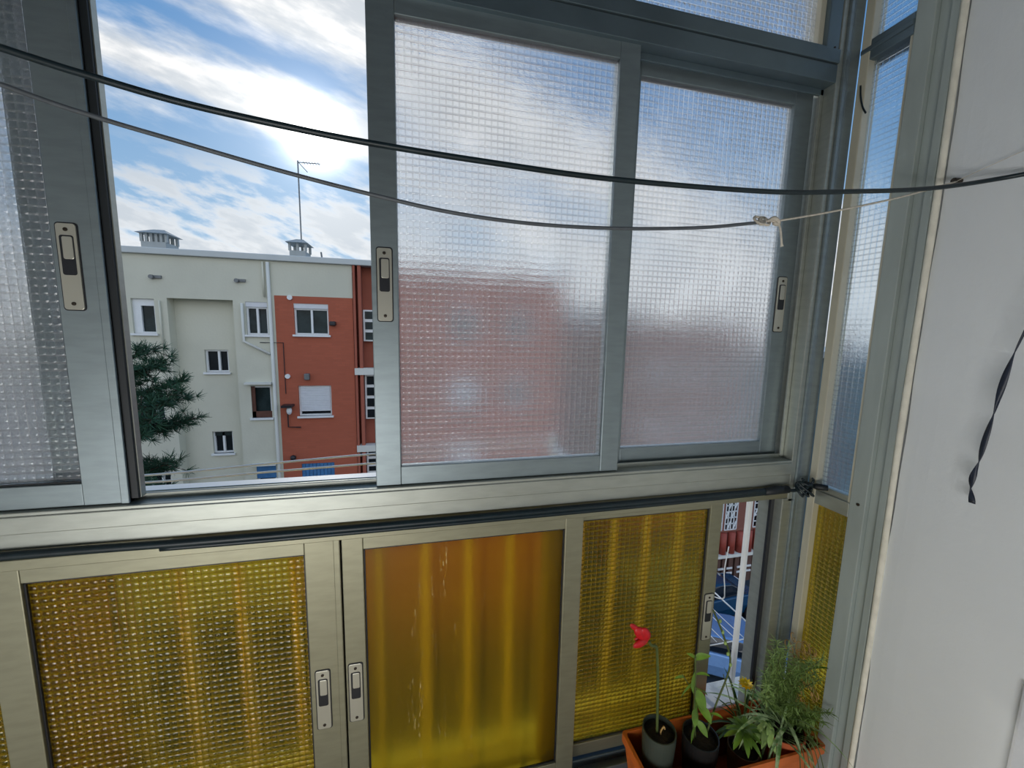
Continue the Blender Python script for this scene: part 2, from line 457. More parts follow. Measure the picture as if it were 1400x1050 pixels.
# ------------------------------------------------------------------ sliding sashes
def latch(root, x, zc, y, w=0.030, h=0.152):
    """flush pull: rounded plate with a sunk finger well and two screws"""
    def rrect(w_, h_, r, cx, cz, n=5):
        out = []
        for (sx, sz, a0) in ((1, 1, 0), (-1, 1, 90), (-1, -1, 180), (1, -1, 270)):
            for k in range(n + 1):
                a = radians(a0 + 90 * k / n)
                out.append((cx + sx * (w_ / 2 - r) + r * cos(a), cz + sz * (h_ / 2 - r) + r * sin(a)))
        return out
    def prism(pts, ya, yb):
        bm = B()
        a = [bm.verts.new((px_, ya, pz)) for px_, pz in pts]; c = [bm.verts.new((px_, yb, pz)) for px_, pz in pts]
        bm.faces.new(a); bm.faces.new(c[::-1])
        for i in range(len(a)):
            bm.faces.new((a[i], a[(i + 1) % len(a)], c[(i + 1) % len(a)], c[i]))
        return bm
    sh = part('latch_gasket', prism(rrect(w + .004, h + .004, .006, x, zc), y - .0012, y + .001), DARK, root)
    pl = part('latch', prism(rrect(w, h, .005, x, zc), y - .003, y), STEEL, root, bevel=.0008)
    # the finger well: dark cup with a lit back plate
    wz = zc + h * 0.135
    part('finger_well', prism(rrect(w * .70, h * .46, .004, x, wz), y - .0036, y - .001), DARK, pl)
    part('thumb_slide', prism(rrect(w * .52, h * .26, .003, x + w * .04, wz + h * .085), y - .0046, y - .003), STEEL, pl, bevel=.001)
    for dz in (h * .43, -h * .43):
        s = lathe(B(), [(0, 0), (.0034, 0), (.0034, .0012), (0, .0016)], 0, 0, 10)
        bmesh.ops.rotate(s, verts=s.verts, cent=(0, 0, 0), matrix=Matrix.Rotation(radians(90), 3, 'X'))
        bmesh.ops.translate(s, verts=s.verts, vec=(x, y - .003, zc + dz))
        part('screw', s, SCREW, pl)
    return pl

def sash(label, x0, x1, z0, z1, gx0, gx1, gz0, gz1, y, glass, metal=ALU, metal_top=None, latch_at=None, ridge=None, group=None, edge=None, seal=True):
    r = thing('sliding_window', label, 'window', ((x0 + x1) / 2, y, z0), group=group, kind='thing')
    d = .024
    L = bx(x0, gx0, y, y + d, z0, z1); R_ = bx(gx1, x1, y, y + d, z0, z1)
    if ridge == 'R': box(R_, x1 - .014, x1, y - .003, y + d, z0, z1)
    if ridge == 'L': box(L, x0, x0 + .012, y - .002, y + d, z0, z1)
    part('stile', L, metal, r, bevel=.0018); part('stile', R_, metal, r, bevel=.0018)
    part('top_rail', bx(gx0, gx1, y + .001, y + d, gz1, z1), metal_top or metal, r, bevel=.0015)
    part('bottom_rail', bx(gx0, gx1, y + .001, y + d, z0, gz0), metal, r, bevel=.0015)
    part('glass_pane', bx(gx0 - .006, gx1 + .006, y + .010, y + .014, gz0 - .006, gz1 + .006), glass, r)
    if seal:
        sl = B()
        for a in ((gx0, gx0 + .0035, gz0, gz1), (gx1 - .0035, gx1, gz0, gz1), (gx0, gx1, gz1 - .004, gz1), (gx0, gx1, gz0, gz0 + .003)):
            box(sl, a[0], a[1], y + .006, y + .010, a[2], a[3])
        part('glazing_seal', sl, DARK if seal is True else seal, r)
    if edge:
        part('brush_seal', bx(x1, x1 + edge, y + .004, y + d, z0 + .008, z1), RUBBER, r)
        part('seal_edge', bx(x1 + edge, x1 + edge + .002, y + .010, y + d, z0 + .008, z1), ALU, r)
    if latch_at: latch(r, latch_at[0], latch_at[1], y)
    return r

# upper row
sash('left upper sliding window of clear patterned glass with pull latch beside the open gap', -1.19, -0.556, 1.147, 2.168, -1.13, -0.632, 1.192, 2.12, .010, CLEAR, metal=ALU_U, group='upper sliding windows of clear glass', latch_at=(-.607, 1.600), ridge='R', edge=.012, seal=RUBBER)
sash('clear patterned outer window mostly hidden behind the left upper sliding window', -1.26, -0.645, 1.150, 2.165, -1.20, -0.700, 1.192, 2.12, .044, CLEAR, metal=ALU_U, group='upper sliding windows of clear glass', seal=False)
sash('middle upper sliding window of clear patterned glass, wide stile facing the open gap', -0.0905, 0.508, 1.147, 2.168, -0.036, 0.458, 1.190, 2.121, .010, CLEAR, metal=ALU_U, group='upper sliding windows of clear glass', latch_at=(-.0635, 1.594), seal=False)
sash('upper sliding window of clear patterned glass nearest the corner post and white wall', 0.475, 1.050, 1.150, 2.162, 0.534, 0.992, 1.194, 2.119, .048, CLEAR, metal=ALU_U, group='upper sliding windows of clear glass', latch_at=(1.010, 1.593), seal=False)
# lower row
sash('large amber ribbed glass lower window directly left of the smooth amber one', -0.806, -0.172, .262, 1.034, -0.747, -0.246, .302, .9985, .010, AMBER, metal=ALU_C, group='lower sliding windows of amber glass', latch_at=(-.2195, .634), ridge='R')
sash('smooth amber glass lower window with dried run marks on the pane', -0.169, 0.420, .262, 1.034, -0.123, 0.370, .302, .9985, .010, FROST, metal=ALU_C, group='lower sliding windows of amber glass', latch_at=(-.1475, .638))
sash('amber ribbed glass lower window behind the red flower pot, latch beside the narrow opening', 0.325, 0.880, .262, 1.030, 0.385, 0.838, .302, .9975, .045, AMBER, metal=ALU_C, group='lower sliding windows of amber glass', latch_at=(.8585, .648))
sash('amber ribbed glass lower window at the far left edge, behind its neighbour', -1.25, -0.635, .262, 1.030, -1.19, -0.70, .302, .9975, .045, AMBER, metal=ALU_C, group='lower sliding windows of amber glass')

# ------------------------------------------------------------------ cables, lines, strap
r = thing('cable_bundle', 'black taped cable bundle running along the aluminium rail between window rows', 'cable', (0, -.01, 1.06))
part('cable', tube(B(), smooth_path([(XL, -.010, 1.066), (-.75, -.010, 1.068), (-.45, -.011, 1.064), (-.08, -.010, 1.062), (.41, -.010, 1.0635), (1.02, -.012, 1.066)], 10), .0085, 10), CABLE, r, smooth=True)
part('cable', tube(B(), smooth_path([(-.50, -.013, 1.057), (-.30, -.015, 1.056), (.10, -.014, 1.055), (.60, -.014, 1.056), (1.0, -.014, 1.060)], 10), .006, 8), CABLE, r, smooth=True)
part('tape_sleeve', tube(B(), [(.96, -.013, 1.064), (1.0, -.013, 1.066), (1.04, -.015, 1.066)], [.011, .0125, .011], 12), RUBBER, r, smooth=True)
kb = B()
tube(kb, smooth_path([(1.03, -.016, 1.066), (1.055, -.020, 1.063), (1.075, -.026, 1.070), (1.100, -.030, 1.078), (1.122, -.045, 1.078)]), .005, 8)
for k in range(3):
    ring = [(1.085 + .024 * cos(a + k) + .004 * k, -.026 - .010 * sin(a * 2 + k) - .003 * k, 1.068 + .021 * sin(a + k * .4)) for a in [2 * pi * i / 14 * (0.9 if k else 1) for i in range(15)]]
    tube(kb, smooth_path(ring, 3), .0032, 6)
tube(kb, smooth_path([(1.072, -.024, 1.085), (1.070, -.034, 1.098), (1.062, -.036, 1.104)]), .003, 6)
tube(kb, smooth_path([(1.100, -.030, 1.080), (1.104, -.036, 1.096), (1.094, -.040, 1.104)]), .003, 6)
part('wire_knot', kb, CABLE, r, smooth=True)
part('plug', tube(B(), [(1.108, -.034, 1.078), (1.112, -.040, 1.079), (1.126, -.062, 1.082)], [.006, .009, .008], 10), RUBBER, r, smooth=True)

up = [(XL, -.3, 2.030), (-.80, -.3, 1.878), (-.441, -.3, 1.798), (-.358, -.3, 1.781), (-.271, -.3, 1.766), (-.168, -.3, 1.755), (-.063, -.3, 1.747), (.095, -.3, 1.741), (.302, -.3, 1.738), (.59, -.3, 1.748), (.773, -.3, 1.766), (.95, -.3, 1.788), (1.075, -.325, 1.808), (1.116, -.40, 1.812), (1.120, -.55, 1.815), (1.120, -.75, 1.82)]
r = thing('black_clothesline', 'thick black cable line, upper of the two crossing in front of the windows', 'cable', (XL, -.3, 2.03))
part('cord', tube(B(), smooth_path(up, 8), .0042, 8), CABLE, r, smooth=True)
part('wall_hook', tube(B(), [(1.135, -.75, 1.82), (1.11, -.75, 1.82), (1.105, -.75, 1.835)], .004, 8), GREYM, r)
lo = [(XL, -.25, 2.06), (-.80, -.25, 1.878), (-.482, -.25, 1.782), (-.39, -.25, 1.758), (-.297, -.25, 1.739), (-.185, -.25, 1.717), (-.065, -.25, 1.697), (.058, -.25, 1.681), (.192, -.25, 1.675), (.345, -.25, 1.680), (.504, -.25, 1.694), (.629, -.25, 1.713)]
r = thing('grey_clothesline', 'thin grey clothesline tied with white string to the wall plug, lower of two lines', 'clothesline', (XL, -.25, 2.06))
part('cord', tube(B(), smooth_path(lo, 8), .0030, 8), CORD, r, smooth=True)
kb = B()
for k in range(4):
    ring = [(.632 + .010 * cos(a) + .004 * k - .006, -.25 + .008 * sin(a + k), 1.716 + .009 * sin(a * 1.0 + k)) for a in [2 * pi * i / 10 for i in range(11)]]
    tube(kb, ring, .0024, 6)
tube(kb, smooth_path([(.645, -.25, 1.715), (.655, -.252, 1.722), (.668, -.25, 1.719), (.672, -.247, 1.714), (.66, -.25, 1.714)]), .004, 6)
part('knot', kb, STRING, r, smooth=True)
part('string', tube(B(), smooth_path([(.640, -.25, 1.716), (.67, -.25, 1.7195), (.80, -.25, 1.748), (.963, -.25, 1.789), (1.124, -.246, 1.838)]), .0019, 6), STRING, r, smooth=True)
part('string_tail', tube(B(), smooth_path([(.668, -.25, 1.718), (.674, -.252, 1.702), (.679, -.254, 1.672)]), [.002] * 12 + [.0034], 6), STRING, r, smooth=True)
part('loose_end', tube(B(), [(1.122, -.247, 1.838), (1.121, -.275, 1.845), (1.124, -.36, 1.866)], .0007, 5), STRING, r)
o = link('wall_plug', tube(B(), [(1.136, -.243, 1.840), (1.118, -.243, 1.840)], [.0065, .0055], 10), SCREW)
tag(o, 'dark plug in the white wall where the white string is tied', 'plug')

# twisted ribbon hanging by the wall
path = smooth_path([(1.095, -.46, 1.86), (1.100, -.425, 1.66), (1.103, -.394, 1.52), (1.104, -.381, 1.45), (1.105, -.372, 1.37), (1.105, -.366, 1.31), (1.106, -.362, 1.265), (1.105, -.358, 1.215), (1.103, -.364, 1.172)], 8)
rb = B(); rows = []
for i, p in enumerate(path):
    a = 1.2 + 2.9 * sin(i * .11) + i * .05
    s = Vector((0.35 * sin(a), cos(a), 0)) * (.0052)
    rows.append((rb.verts.new(p - s), rb.verts.new(p + s)))
for a, b in zip(rows, rows[1:]): rb.faces.new((a[0], a[1], b[1], b[0]))
r = thing('hanging_ribbon', 'dark navy twisted ribbon hanging loose against the white wall', 'ribbon', (1.095, -.46, 1.86))
o = part('band', rb, RIBBON, r, smooth=True)
o.modifiers.new('solid', 'SOLIDIFY').thickness = .0016
part('hook', tube(B(), [(1.14, -.46, 1.866), (1.095, -.46, 1.866), (1.090, -.46, 1.876)], .003, 8), GREYM, r)

o = link('loose_wire', tube(B(), smooth_path([(1.125, -.015, 2.150), (1.121, -.022, 2.120), (1.121, -.030, 2.092), (1.121, -.040, 2.072)]), .0020, 6), CABLE, smooth=True)
tag(o, 'short black wire end poking from the side window frame high in the corner', 'wire')

o = link('wire_loop', tube(B(), smooth_path([(.404, -.022, .232), (.408, -.022, .262), (.414, -.022, .296), (.420, -.022, .312), (.426, -.022, .296), (.430, -.022, .262), (.434, -.022, .232)]), .0028, 6), RUBBER, smooth=True)
tag(o, 'small black wire loop standing on the ledge beside the orange planter', 'wire')

# ------------------------------------------------------------------ planter and plants
PX0, PX1, PY0, PY1, PZ0, PZ1 = .556, 1.098, -.170, -.006, .226, .380
r = thing('planter_trough', 'orange plastic trough planter on the ledge holding several small pots', 'planter', ((PX0 + PX1) / 2, (PY0 + PY1) / 2, PZ0))
def loft(bm, loops, close=True):
    rings = [[bm.verts.new(p) for p in L] for L in loops]
    for a, b in zip(rings, rings[1:]):
        n = len(a)
        for k in range(n): bm.faces.new((a[k], a[(k + 1) % n], b[(k + 1) % n], b[k]))
    bm.faces.new(rings[0][::-1]); bm.faces.new(rings[-1])
def rl(i, z, r=.012, n=4):
    x0, x1, y0, y1 = PX0 + i, PX1 - i, PY0 + i * .7, PY1 - i * .7
    out = []
    for cx, cy, a0 in ((x1 - r, y1 - r, 0), (x0 + r, y1 - r, 90), (x0 + r, y0 + r, 180), (x1 - r, y0 + r, 270)):
        for k in range(n + 1):
            a = radians(a0 + 90 * k / n); out.append((cx + r * cos(a), cy + r * sin(a), z))
    return out
b = B(); loft(b, [rl(.024, PZ0), rl(.006, PZ1 - .022), rl(.006, PZ1 - .003), rl(.012, PZ1 - .003), rl(.028, PZ0 + .008)])
part('trough', b, TERRA, r)
b = B(); loft(b, [rl(.007, PZ1 - .024), rl(0, PZ1 - .022), rl(0, PZ1 - .002), rl(.002, PZ1), rl(.011, PZ1), rl(.012, PZ1 - .004)])
b.faces.ensure_lookup_table(); bmesh.ops.delete(b, geom=[f for f in b.faces if len(f.verts) > 4], context='FACES_ONLY')
part('rim', b, TERRA, r)

def pot(root, x, y, z0, z1, r1, r0, m, soilz=.012, t=.003, lip=.0):
    part('pot', lathe(B(), [(0, z0), (r0, z0), (r1 - lip * .6, z1 - .02), (r1, z1 - .018 if lip else z1 - .004), (r1, z1), (r1 - t, z1), (r1 - t - .001, z1 - .01), (r0 - t, z0 + .006), (0, z0 + .006)], x, y, 36), m, root, smooth=False)
    sm = B(); lathe(sm, [(0, z1 - soilz + .003), (r1 * .5, z1 - soilz + .002), (r1 - t - .0015, z1 - soilz), (r1 - t - .003, z1 - soilz - .02), (0, z1 - soilz - .02)], x, y, 28)
    part('soil', sm, SOIL, root, smooth=True)

# red flower in a tall dark green pot
x, y = .632, -.072
r = thing('potted_flower', 'tall dark green pot with one bare stem carrying a red flower', 'plant', (x, y, .236))
pot(r, x, y, .236, .440, .044, .034, POTG)
st = smooth_path([(x - .006, y, .424), (x - .012, y - .002, .50), (x - .019, y - .003, .60), (x - .029, y - .004, .685), (x - .036, y - .005, .699), (x - .047, y - .006, .703), (x - .056, y - .006, .716)], 6)
part('stem', tube(B(), st, .0036, 8), STEM, r, smooth=True)
b = B()
hub = Vector((x - .058, y - .006, .722))
def petal(bm, base, d, L, w, th=.35):
    q = Vector((0, 0, 1)).rotation_difference(Vector(d).normalized())
    ellipsoid(bm, Vector(base) + Vector(d).normalized() * L * .5, w, w * th * 1.6, L * .5, q.to_matrix(), 14, 10)
petal(b, hub, (-.75, -.1, .75), .062, .015)
petal(b, hub, (-.55, -.2, .95), .050, .013)
petal(b, hub, (-1, -.15, -.12), .048, .012)
petal(b, hub, (-.95, .1, .10), .038, .010)
petal(b, hub + Vector((-.034, -.004, .036)), (-.9, 0, .75), .030, .007)
part('petals', b, RED, r, smooth=True)
part('sprout', tube(B(), smooth_path([(x + .001, y - .006, .425), (x - .002, y - .01, .445), (x + .004, y - .012, .458), (x + .008, y - .012, .450)]), .002, 6), DRY, r, smooth=True)

# leafy seedling in a black pot
x, y = .752, -.088
r = thing('potted_seedling', 'black round pot with a climbing green seedling of broad leaves', 'plant', (x, y, .236))
pot(r, x, y, .236, .410, .047, .036, POTB)
b = B()
s1 = smooth_path([(x - .022, y, .395), (x - .028, y, .47), (x - .030, y, .53), (x - .034, y, .60), (x - .040, y, .655)])
s2 = smooth_path([(x - .012, y + .004, .395), (x - .020, y + .004, .46), (x - .016, y + .002, .52), (x - .034, y, .575)])
s3 = smooth_path([(x + .03, y + .01, .40), (x + .05, y + .01, .48), (x + .085, y + .01, .60), (x + .05, y + .01, .70), (x + .012, y + .01, .775)])
for s_, rr in ((s1, .0026), (s2, .0022), (s3, .0026)): tube(b, s_, rr, 6)
tube(b, smooth_path([(x - .03, y, .545), (x - .055, y, .580), (x - .075, y, .61)]), .0015, 5)
part('stem', b, STEM, r, smooth=True)
b = B()
for (px_, pz, dx, dy, dz, L, w) in ((-.035, .61, -.25, -.3, -.9, .055, .026), (-.030, .555, .5, -.4, -.75, .060, .028), (-.03, .575, -1, -.2, -.02, .060, .022), (-.038, .645, .6, -.3, .75, .042, .024), (-.02, .51, .7, -.5, -.6, .060, .026), (-.022, .50, -.5, -.6, -.5, .045, .020),
        (.022, .47, .9, -.3, .1, .040, .016), (-.04, .65, -.5, .2, .6, .026, .012), (-.028, .53, -.3, -.8, -.4, .050, .022), (-.020, .46, .6, -.6, -.5, .048, .020), (-.034, .60, .9, -.2, .3, .040, .018), (-.018, .44, -.7, -.5, -.3, .042, .016), (-.070, .60, -.8, 0, .4, .030, .012), (-.03, .56, .2, -.7, .5, .036, .016)):
    blade(b, (x + px_, y, pz), (dx, dy, dz), L, w, .7, 7, .3, side=Vector((dx, dy, dz)).cross(Vector((0.1 + .5 * sin(pz * 90), 1, .25))))
part('foliage', b, LEAF, r, smooth=True)
for k in range(5): part('bud', ellipsoid(B(), (x + .085 - .012 * k, y + .009, .60 + .035 * k), .004, .004, .006), LEAFS, r, smooth=True)

# rosette in a little brown pot
x, y = .880, -.108
r = thing('potted_rosette', 'small brown pot with a bright green star-shaped rosette of pointed leaves', 'plant', (x, y, .236))
pot(r, x, y, .236, .362, .040, .030, POTBR)
part('stem', tube(B(), [(x, y, .350), (x - .004, y, .41)], .004, 8), STEM, r)
b = B()
for ring, (n, el, L) in enumerate(((9, .1, .058), (8, .5, .050), (5, 1.1, .036))):
    for k in range(n):
        a = 2 * pi * k / n + ring * .4
        blade(b, (x - .004, y, .408 + ring * .006), (cos(a), sin(a), el), L, .015, .9, 6, .35)
part('foliage', b, LEAF, r, smooth=True)

# spider plant in terracotta pot
x, y = 1.012, -.098
r = thing('spider_plant', 'terracotta pot of arching pale striped grass-like leaves, beside the corner post', 'plant', (x, y, .236))
pot(r, x, y, .236, .394, .062, .046, TERRA2, lip=.006)
b = B()
rnd = random.Random(5)
for k in range(38):
    a = rnd.uniform(-.2, pi * 1.25)
    if k % 9 == 0: a = rnd.uniform(pi * 1.2, pi * 1.7)
    blade(b, (x + rnd.uniform(-.025, .025), y + rnd.uniform(-.025, .025), .380), (cos(a) * .8, sin(a) * .7, rnd.uniform(.4, 1.5)), rnd.uniform(.10, .22), rnd.uniform(.006, .011), rnd.uniform(1.2, 2.6), 9, .3)
part('foliage', b, LEAFP, r, smooth=True)
b = B()
for k in range(16):
    a = pi * 1.1 + rnd.uniform(-1.2, 1.2)
    blade(b, (x - .062 + rnd.uniform(-.01, .01), y - .020 + rnd.uniform(-.01, .01), .40 + rnd.uniform(0, .03)), (cos(a), sin(a), rnd.uniform(.0, 1.0)), rnd.uniform(.04, .065), .014, 1.4, 7, .3)
part('plantlet', b, LEAFS, r, smooth=True)
b = B()
for k in range(6):
    a = pi * 1.35 + .25 * k
    tube(b, smooth_path([(x + .01 * k - .02, y - .03, .384), (x + .012 * k - .02, y - .072, .402), (x + .014 * k - .02, y - .088 - .002 * k, .33), (x + .014 * k - .02, y - .090, .25 + .01 * k)]), .0013, 5)
part('runners', b, STEM, r, smooth=True)

# dandelion between the pots
x, y = .930, -.052
r = thing('potted_dandelion', 'little weed with one yellow flower and thin stalks growing behind the rosette', 'plant', (x, y, .236))
pot(r, x, y, .236, .350, .030, .024, POTB)
b = B()
tube(b, smooth_path([(x, y, .338), (x - .010, y - .01, .42), (x - .022, y - .018, .49), (x - .026, y - .020, .515)]), .0020, 6)
for k in range(9):
    a = rnd.uniform(0, 2 * pi)
    tube(b, smooth_path([(x, y, .338), (x + .04 * cos(a), y + .02 * sin(a), .42), (x + .085 * cos(a), y + .03 * sin(a), .44 + rnd.uniform(-.03, .11))]), .0013, 5)
part('stem', b, STEM, r, smooth=True)
b = B()
for k in range(22):
    a = 2 * pi * k / 22
    blade(b, (x - .026, y - .020, .516), (cos(a), sin(a), .35 + .5 * (k % 2)), .021, .008, .3, 3, .1)
ellipsoid(b, (x - .026, y - .020, .519), .006, .006, .005)
part('petals', b, YEL, r, smooth=True)
b = B()
for k in range(13):
    a = rnd.uniform(0, 2 * pi)
    blade(b, (x, y, .345), (cos(a), .5 * sin(a), rnd.uniform(.7, 2)), rnd.uniform(.08, .17), .008, 1.2, 7, .3)
part('foliage', b, LEAFD, r, smooth=True)

# feathery bush in the corner
x, y = 1.062, -.040
r = thing('feathery_bush', 'feathery grey-green bush with thread-like leaves in the corner against the post', 'plant', (x, y, .236))
pot(r, x, y, .236, .345, .028, .022, POTB)
b = B(); f = B()
for k in range(38):
    a = rnd.uniform(0, 2 * pi); sp = rnd.uniform(.015, .10); hgt = rnd.uniform(.40, .665)
    ex, ey = x - .012 + sp * cos(a), y - .05 + min(.034, sp * .6 * sin(a))
    if k > 24: hgt = rnd.uniform(.37, .48); ey = y - .09 + rnd.uniform(-.04, .04); ex = x + rnd.uniform(-.01, .055)
    ex = min(ex, 1.105)
    pth = smooth_path([(x, y, .335), ((x + ex) / 2 - .01, (y + ey) / 2, (.335 + hgt) / 2 + .02), (ex, ey, hgt)], 9)
    tube(b, pth, .0013, 5)
    for i, p in enumerate(pth):
        if i < 5: continue
        for q in range(9):
            aa = rnd.uniform(0, 2 * pi)
            d = Vector((cos(aa), sin(aa) * .9, rnd.uniform(-.2, .9)))
            L = rnd.uniform(.012, .030)
            e = p + d.normalized() * L
            if e.x > 1.122: continue
            if e.y > -.004: continue
            blade(f, p, d, L, .0022, .4, 3, .2)
part('stem', b, STEM, r, smooth=True)
part('foliage', f, LEAFS, r)

# dry curls against the side glass
x, y = 1.094, -.075
r = thing('dry_plant', 'withered tan tangle of curled stems leaning on the amber side glass', 'plant', (x, y, .30))
b = B()
for k in range(24):
    cx, cy, cz = 1.100 + rnd.uniform(-.020, .018), -.075 + rnd.uniform(-.035, .04), .52 + rnd.uniform(-.07, .08)
    R_ = rnd.uniform(.010, .022); t0 = rnd.uniform(0, 6); turns = rnd.uniform(.6, 1.3)
    tilt = rnd.uniform(-.6, .6)
    pts = []
    for i in range(13):
        a = t0 + 2 * pi * turns * i / 12
        pts.append((min(1.126, cx + R_ * .35 * cos(a + tilt)), cy + R_ * cos(a), cz + R_ * sin(a) + .01 * i / 12))
    tube(b, pts, .0014, 5)
for k in range(8):
    tube(b, smooth_path([(1.070 + .004 * k, -.075 - .004 * k, .325), (1.085 + .002 * k, -.08 + .005 * k, .40), (1.095, -.08 + .006 * k, .50)]), .0017, 5)
part('stem', b, DRY, r, smooth=True)
b = B()
for k in range(12):
    a = rnd.uniform(0, 2 * pi)
    blade(b, (1.085 + rnd.uniform(-.01, .01), -.09 + rnd.uniform(-.02, .02), .44 + rnd.uniform(-.03, .03)), (cos(a) * .4, sin(a) * .4, -1), rnd.uniform(.05, .09), .008, .2, 5, .5)
part('withered_leaves', b, DRY, r, smooth=True)
b = B(); blade(b, (1.062, -.08, .52), (.55, -.35, 1.0), .12, .009, 1.2, 8, .4)
part('green_blade', b, LEAF, r, smooth=True)

# ------------------------------------------------------------------ just outside the window
r = thing('guard_bars', 'row of white vertical guard bars outside the lower amber windows', 'railing', (0, .14, .268))
for X in (1.072, .948, .826, .705, .590, .480, .366, .256, .137, .018, -.101, -.210, -.313, -.436, -.560, -.672, -.79, -.91, -1.03):
    bm = B(); box(bm, X - .0075, X + .0075, .133, .147, .268, 1.03)
    part('bar', bm, WBAR, r, bevel=.002)
part('top_rail', bx(-1.10, 1.13, .128, .152, 1.03, 1.055), WBAR, r, bevel=.003)
part('foot_rail', bx(-1.10, .93, .130, .150, .268, .280), WBAR, r)

r = thing('outdoor_clothesline', 'two thin white wires strung outside below the open window gap', 'clothesline', (0, .45, .9))
for z0_, z1_ in ((1.058, 1.090), (1.036, 1.058)):
    part('wire', tube(B(), smooth_path([(-1.15, .45, z0_ + .01), (-.8, .45, z0_), (-.45, .45, (z0_ + z1_) / 2 + .001), (-.13, .45, z1_), (.5, .45, z1_ + .02)]), .0036, 8), WBAR, r, smooth=True)
for X in (-1.15, .5):
    b = B(); box(b, X - .01, X + .01, .085, .47, 1.057, 1.070); box(b, X - .01, X + .01, .44, .46, 1.02, 1.115)
    part('bracket', b, WBAR, r)
r = thing('drying_rack', 'white wires of an outdoor drying rack seen through the narrow opening', 'drying rack', (1.1, .4, .4))
for k, X in enumerate((1.012, 1.05, 1.09, 1.13, 1.175)):
    part('wire', tube(B(), smooth_path([(X, .20, .39 + .01 * (k % 2)), (X + .004, .35, .385 + .01 * (k % 2)), (X, .60, .40)]), .0014, 6), WBAR, r, smooth=True)
part('loop', tube(B(), smooth_path([(1.16, .30, .70), (1.15, .30, .60), (1.16, .30, .52), (1.19, .34, .45), (1.2, .45, .40)]), .0022, 6), WBAR, r, smooth=True)
b = B(); tube(b, [(.95, .60, .40), (1.25, .60, .40)], .003, 8); tube(b, [(.95, .20, .39), (1.25, .20, .39)], .002, 8)
for X in (.95, 1.25): tube(b, [(X, .20, .39), (X, .60, .40)], .003, 8); tube(b, [(X, .20, .39), (X, .165, .268)], .003, 8)
part('rack_frame', b, WBAR, r, smooth=True)

# ------------------------------------------------------------------ the apartment block across the street
GZ = -9.4
FY = 13.0
ap = thing('apartment_building', 'long cream and brick-red apartment block across the street with flat roof', 'building', (-3, FY, GZ))
CH = [  # cream facade openings x0,x1,z0,z1
    (-7.97, -7.40, 1.24, 2.24), (-5.05, -4.45, 1.25, 2.25), (-5.05, -4.48, -1.36, -.35), (-5.03, -4.46, -3.95, -2.94),
    (-7.95, -7.38, -1.37, -.36), (-7.95, -7.38, -3.97, -2.95)]
RC = [(-6.38, -5.74, .06, .76), (-6.34, -5.77, -2.56, -1.84), (-6.36, -5.76, -5.16, -4.46)]
RH = [(-3.71, -2.71, 1.28, 2.25), (-3.69, -2.71, -1.34, -.35), (-3.70, -2.70, -3.94, -2.94), (1.2, 2.3, 1.28, 2.25), (1.2, 2.3, -1.34, -.35), (3.3, 4.3, 1.28, 2.25), (3.3, 4.3, -1.34, -.35), (1.2, 2.3, -3.94, -2.94)]
b = B()
wall_holes(b, -13.0, -7.08, GZ, 3.5, FY, CH, .16); 
wall_holes(b, -5.38, -4.24, GZ, 3.5, FY, [h for h in CH if h[0] > -6], .16)
wall_holes(b, -7.08, -5.38, 2.28, 3.5, FY, [], .1)
wall_holes(b, -4.24, -1.97, 2.47, 3.5, FY, [], .1)
for xa in (-7.08, -5.38):
    b.faces.new([b.verts.new(p) for p in ((xa, FY, GZ), (xa, FY + .35, GZ), (xa, FY + .35, 2.28), (xa, FY, 2.28))])
b.faces.new([b.verts.new(p) for p in ((-7.08, FY, 2.28), (-5.38, FY, 2.28), (-5.38, FY + .35, 2.28), (-7.08, FY + .35, 2.28))])
# gable and roof
b.faces.new([b.verts.new(p) for p in ((-13, FY, GZ), (-13, FY + 9, GZ), (-13, FY + 9, 3.5), (-13, FY, 3.5))])
part('cream_wall', b, CREAM, ap)
b = B(); wall_holes(b, -7.08, -5.38, GZ, 2.28, FY + .35, RC, .16)
part('recessed_wall', b, CREAM, ap)
b = B(); wall_holes(b, -4.24, -1.97, GZ, 2.47, FY - .01, RH[:3], .16)
part('red_wall', b, REDW, ap)
b = B(); wall_holes(b, -1.22, 5.6, GZ, 3.5, FY, RH[3:], .16)
b.faces.new([b.verts.new(p) for p in ((5.6, FY, GZ), (5.6, FY + 9, GZ), (5.6, FY + 9, 3.5), (5.6, FY, 3.5))])
part('red_wall', b, REDW, ap)
b = B(); wall_holes(b, -1.97, -1.22, GZ, 3.5, FY + .3, [], .1)
part('stairwell_wall', b, REDD, ap)
b = B()
for xa, xb in ((-1.95, -1.88), (-1.80, -1.70)): box(b, xa, xb, FY - .06, FY + .3, GZ, 3.5)
part('pier', b, REDD, ap)
b = B(); box(b, -13.1, 5.7, FY - .10, FY + 9, 3.5, 3.68)
part('roof_parapet', b, CAP, ap, bevel=.02)
# dark interior behind windows
part('room_behind', bx(-12.9, 5.5, FY + .95, FY + 1.05, GZ + .1, 3.4), DARK, ap)

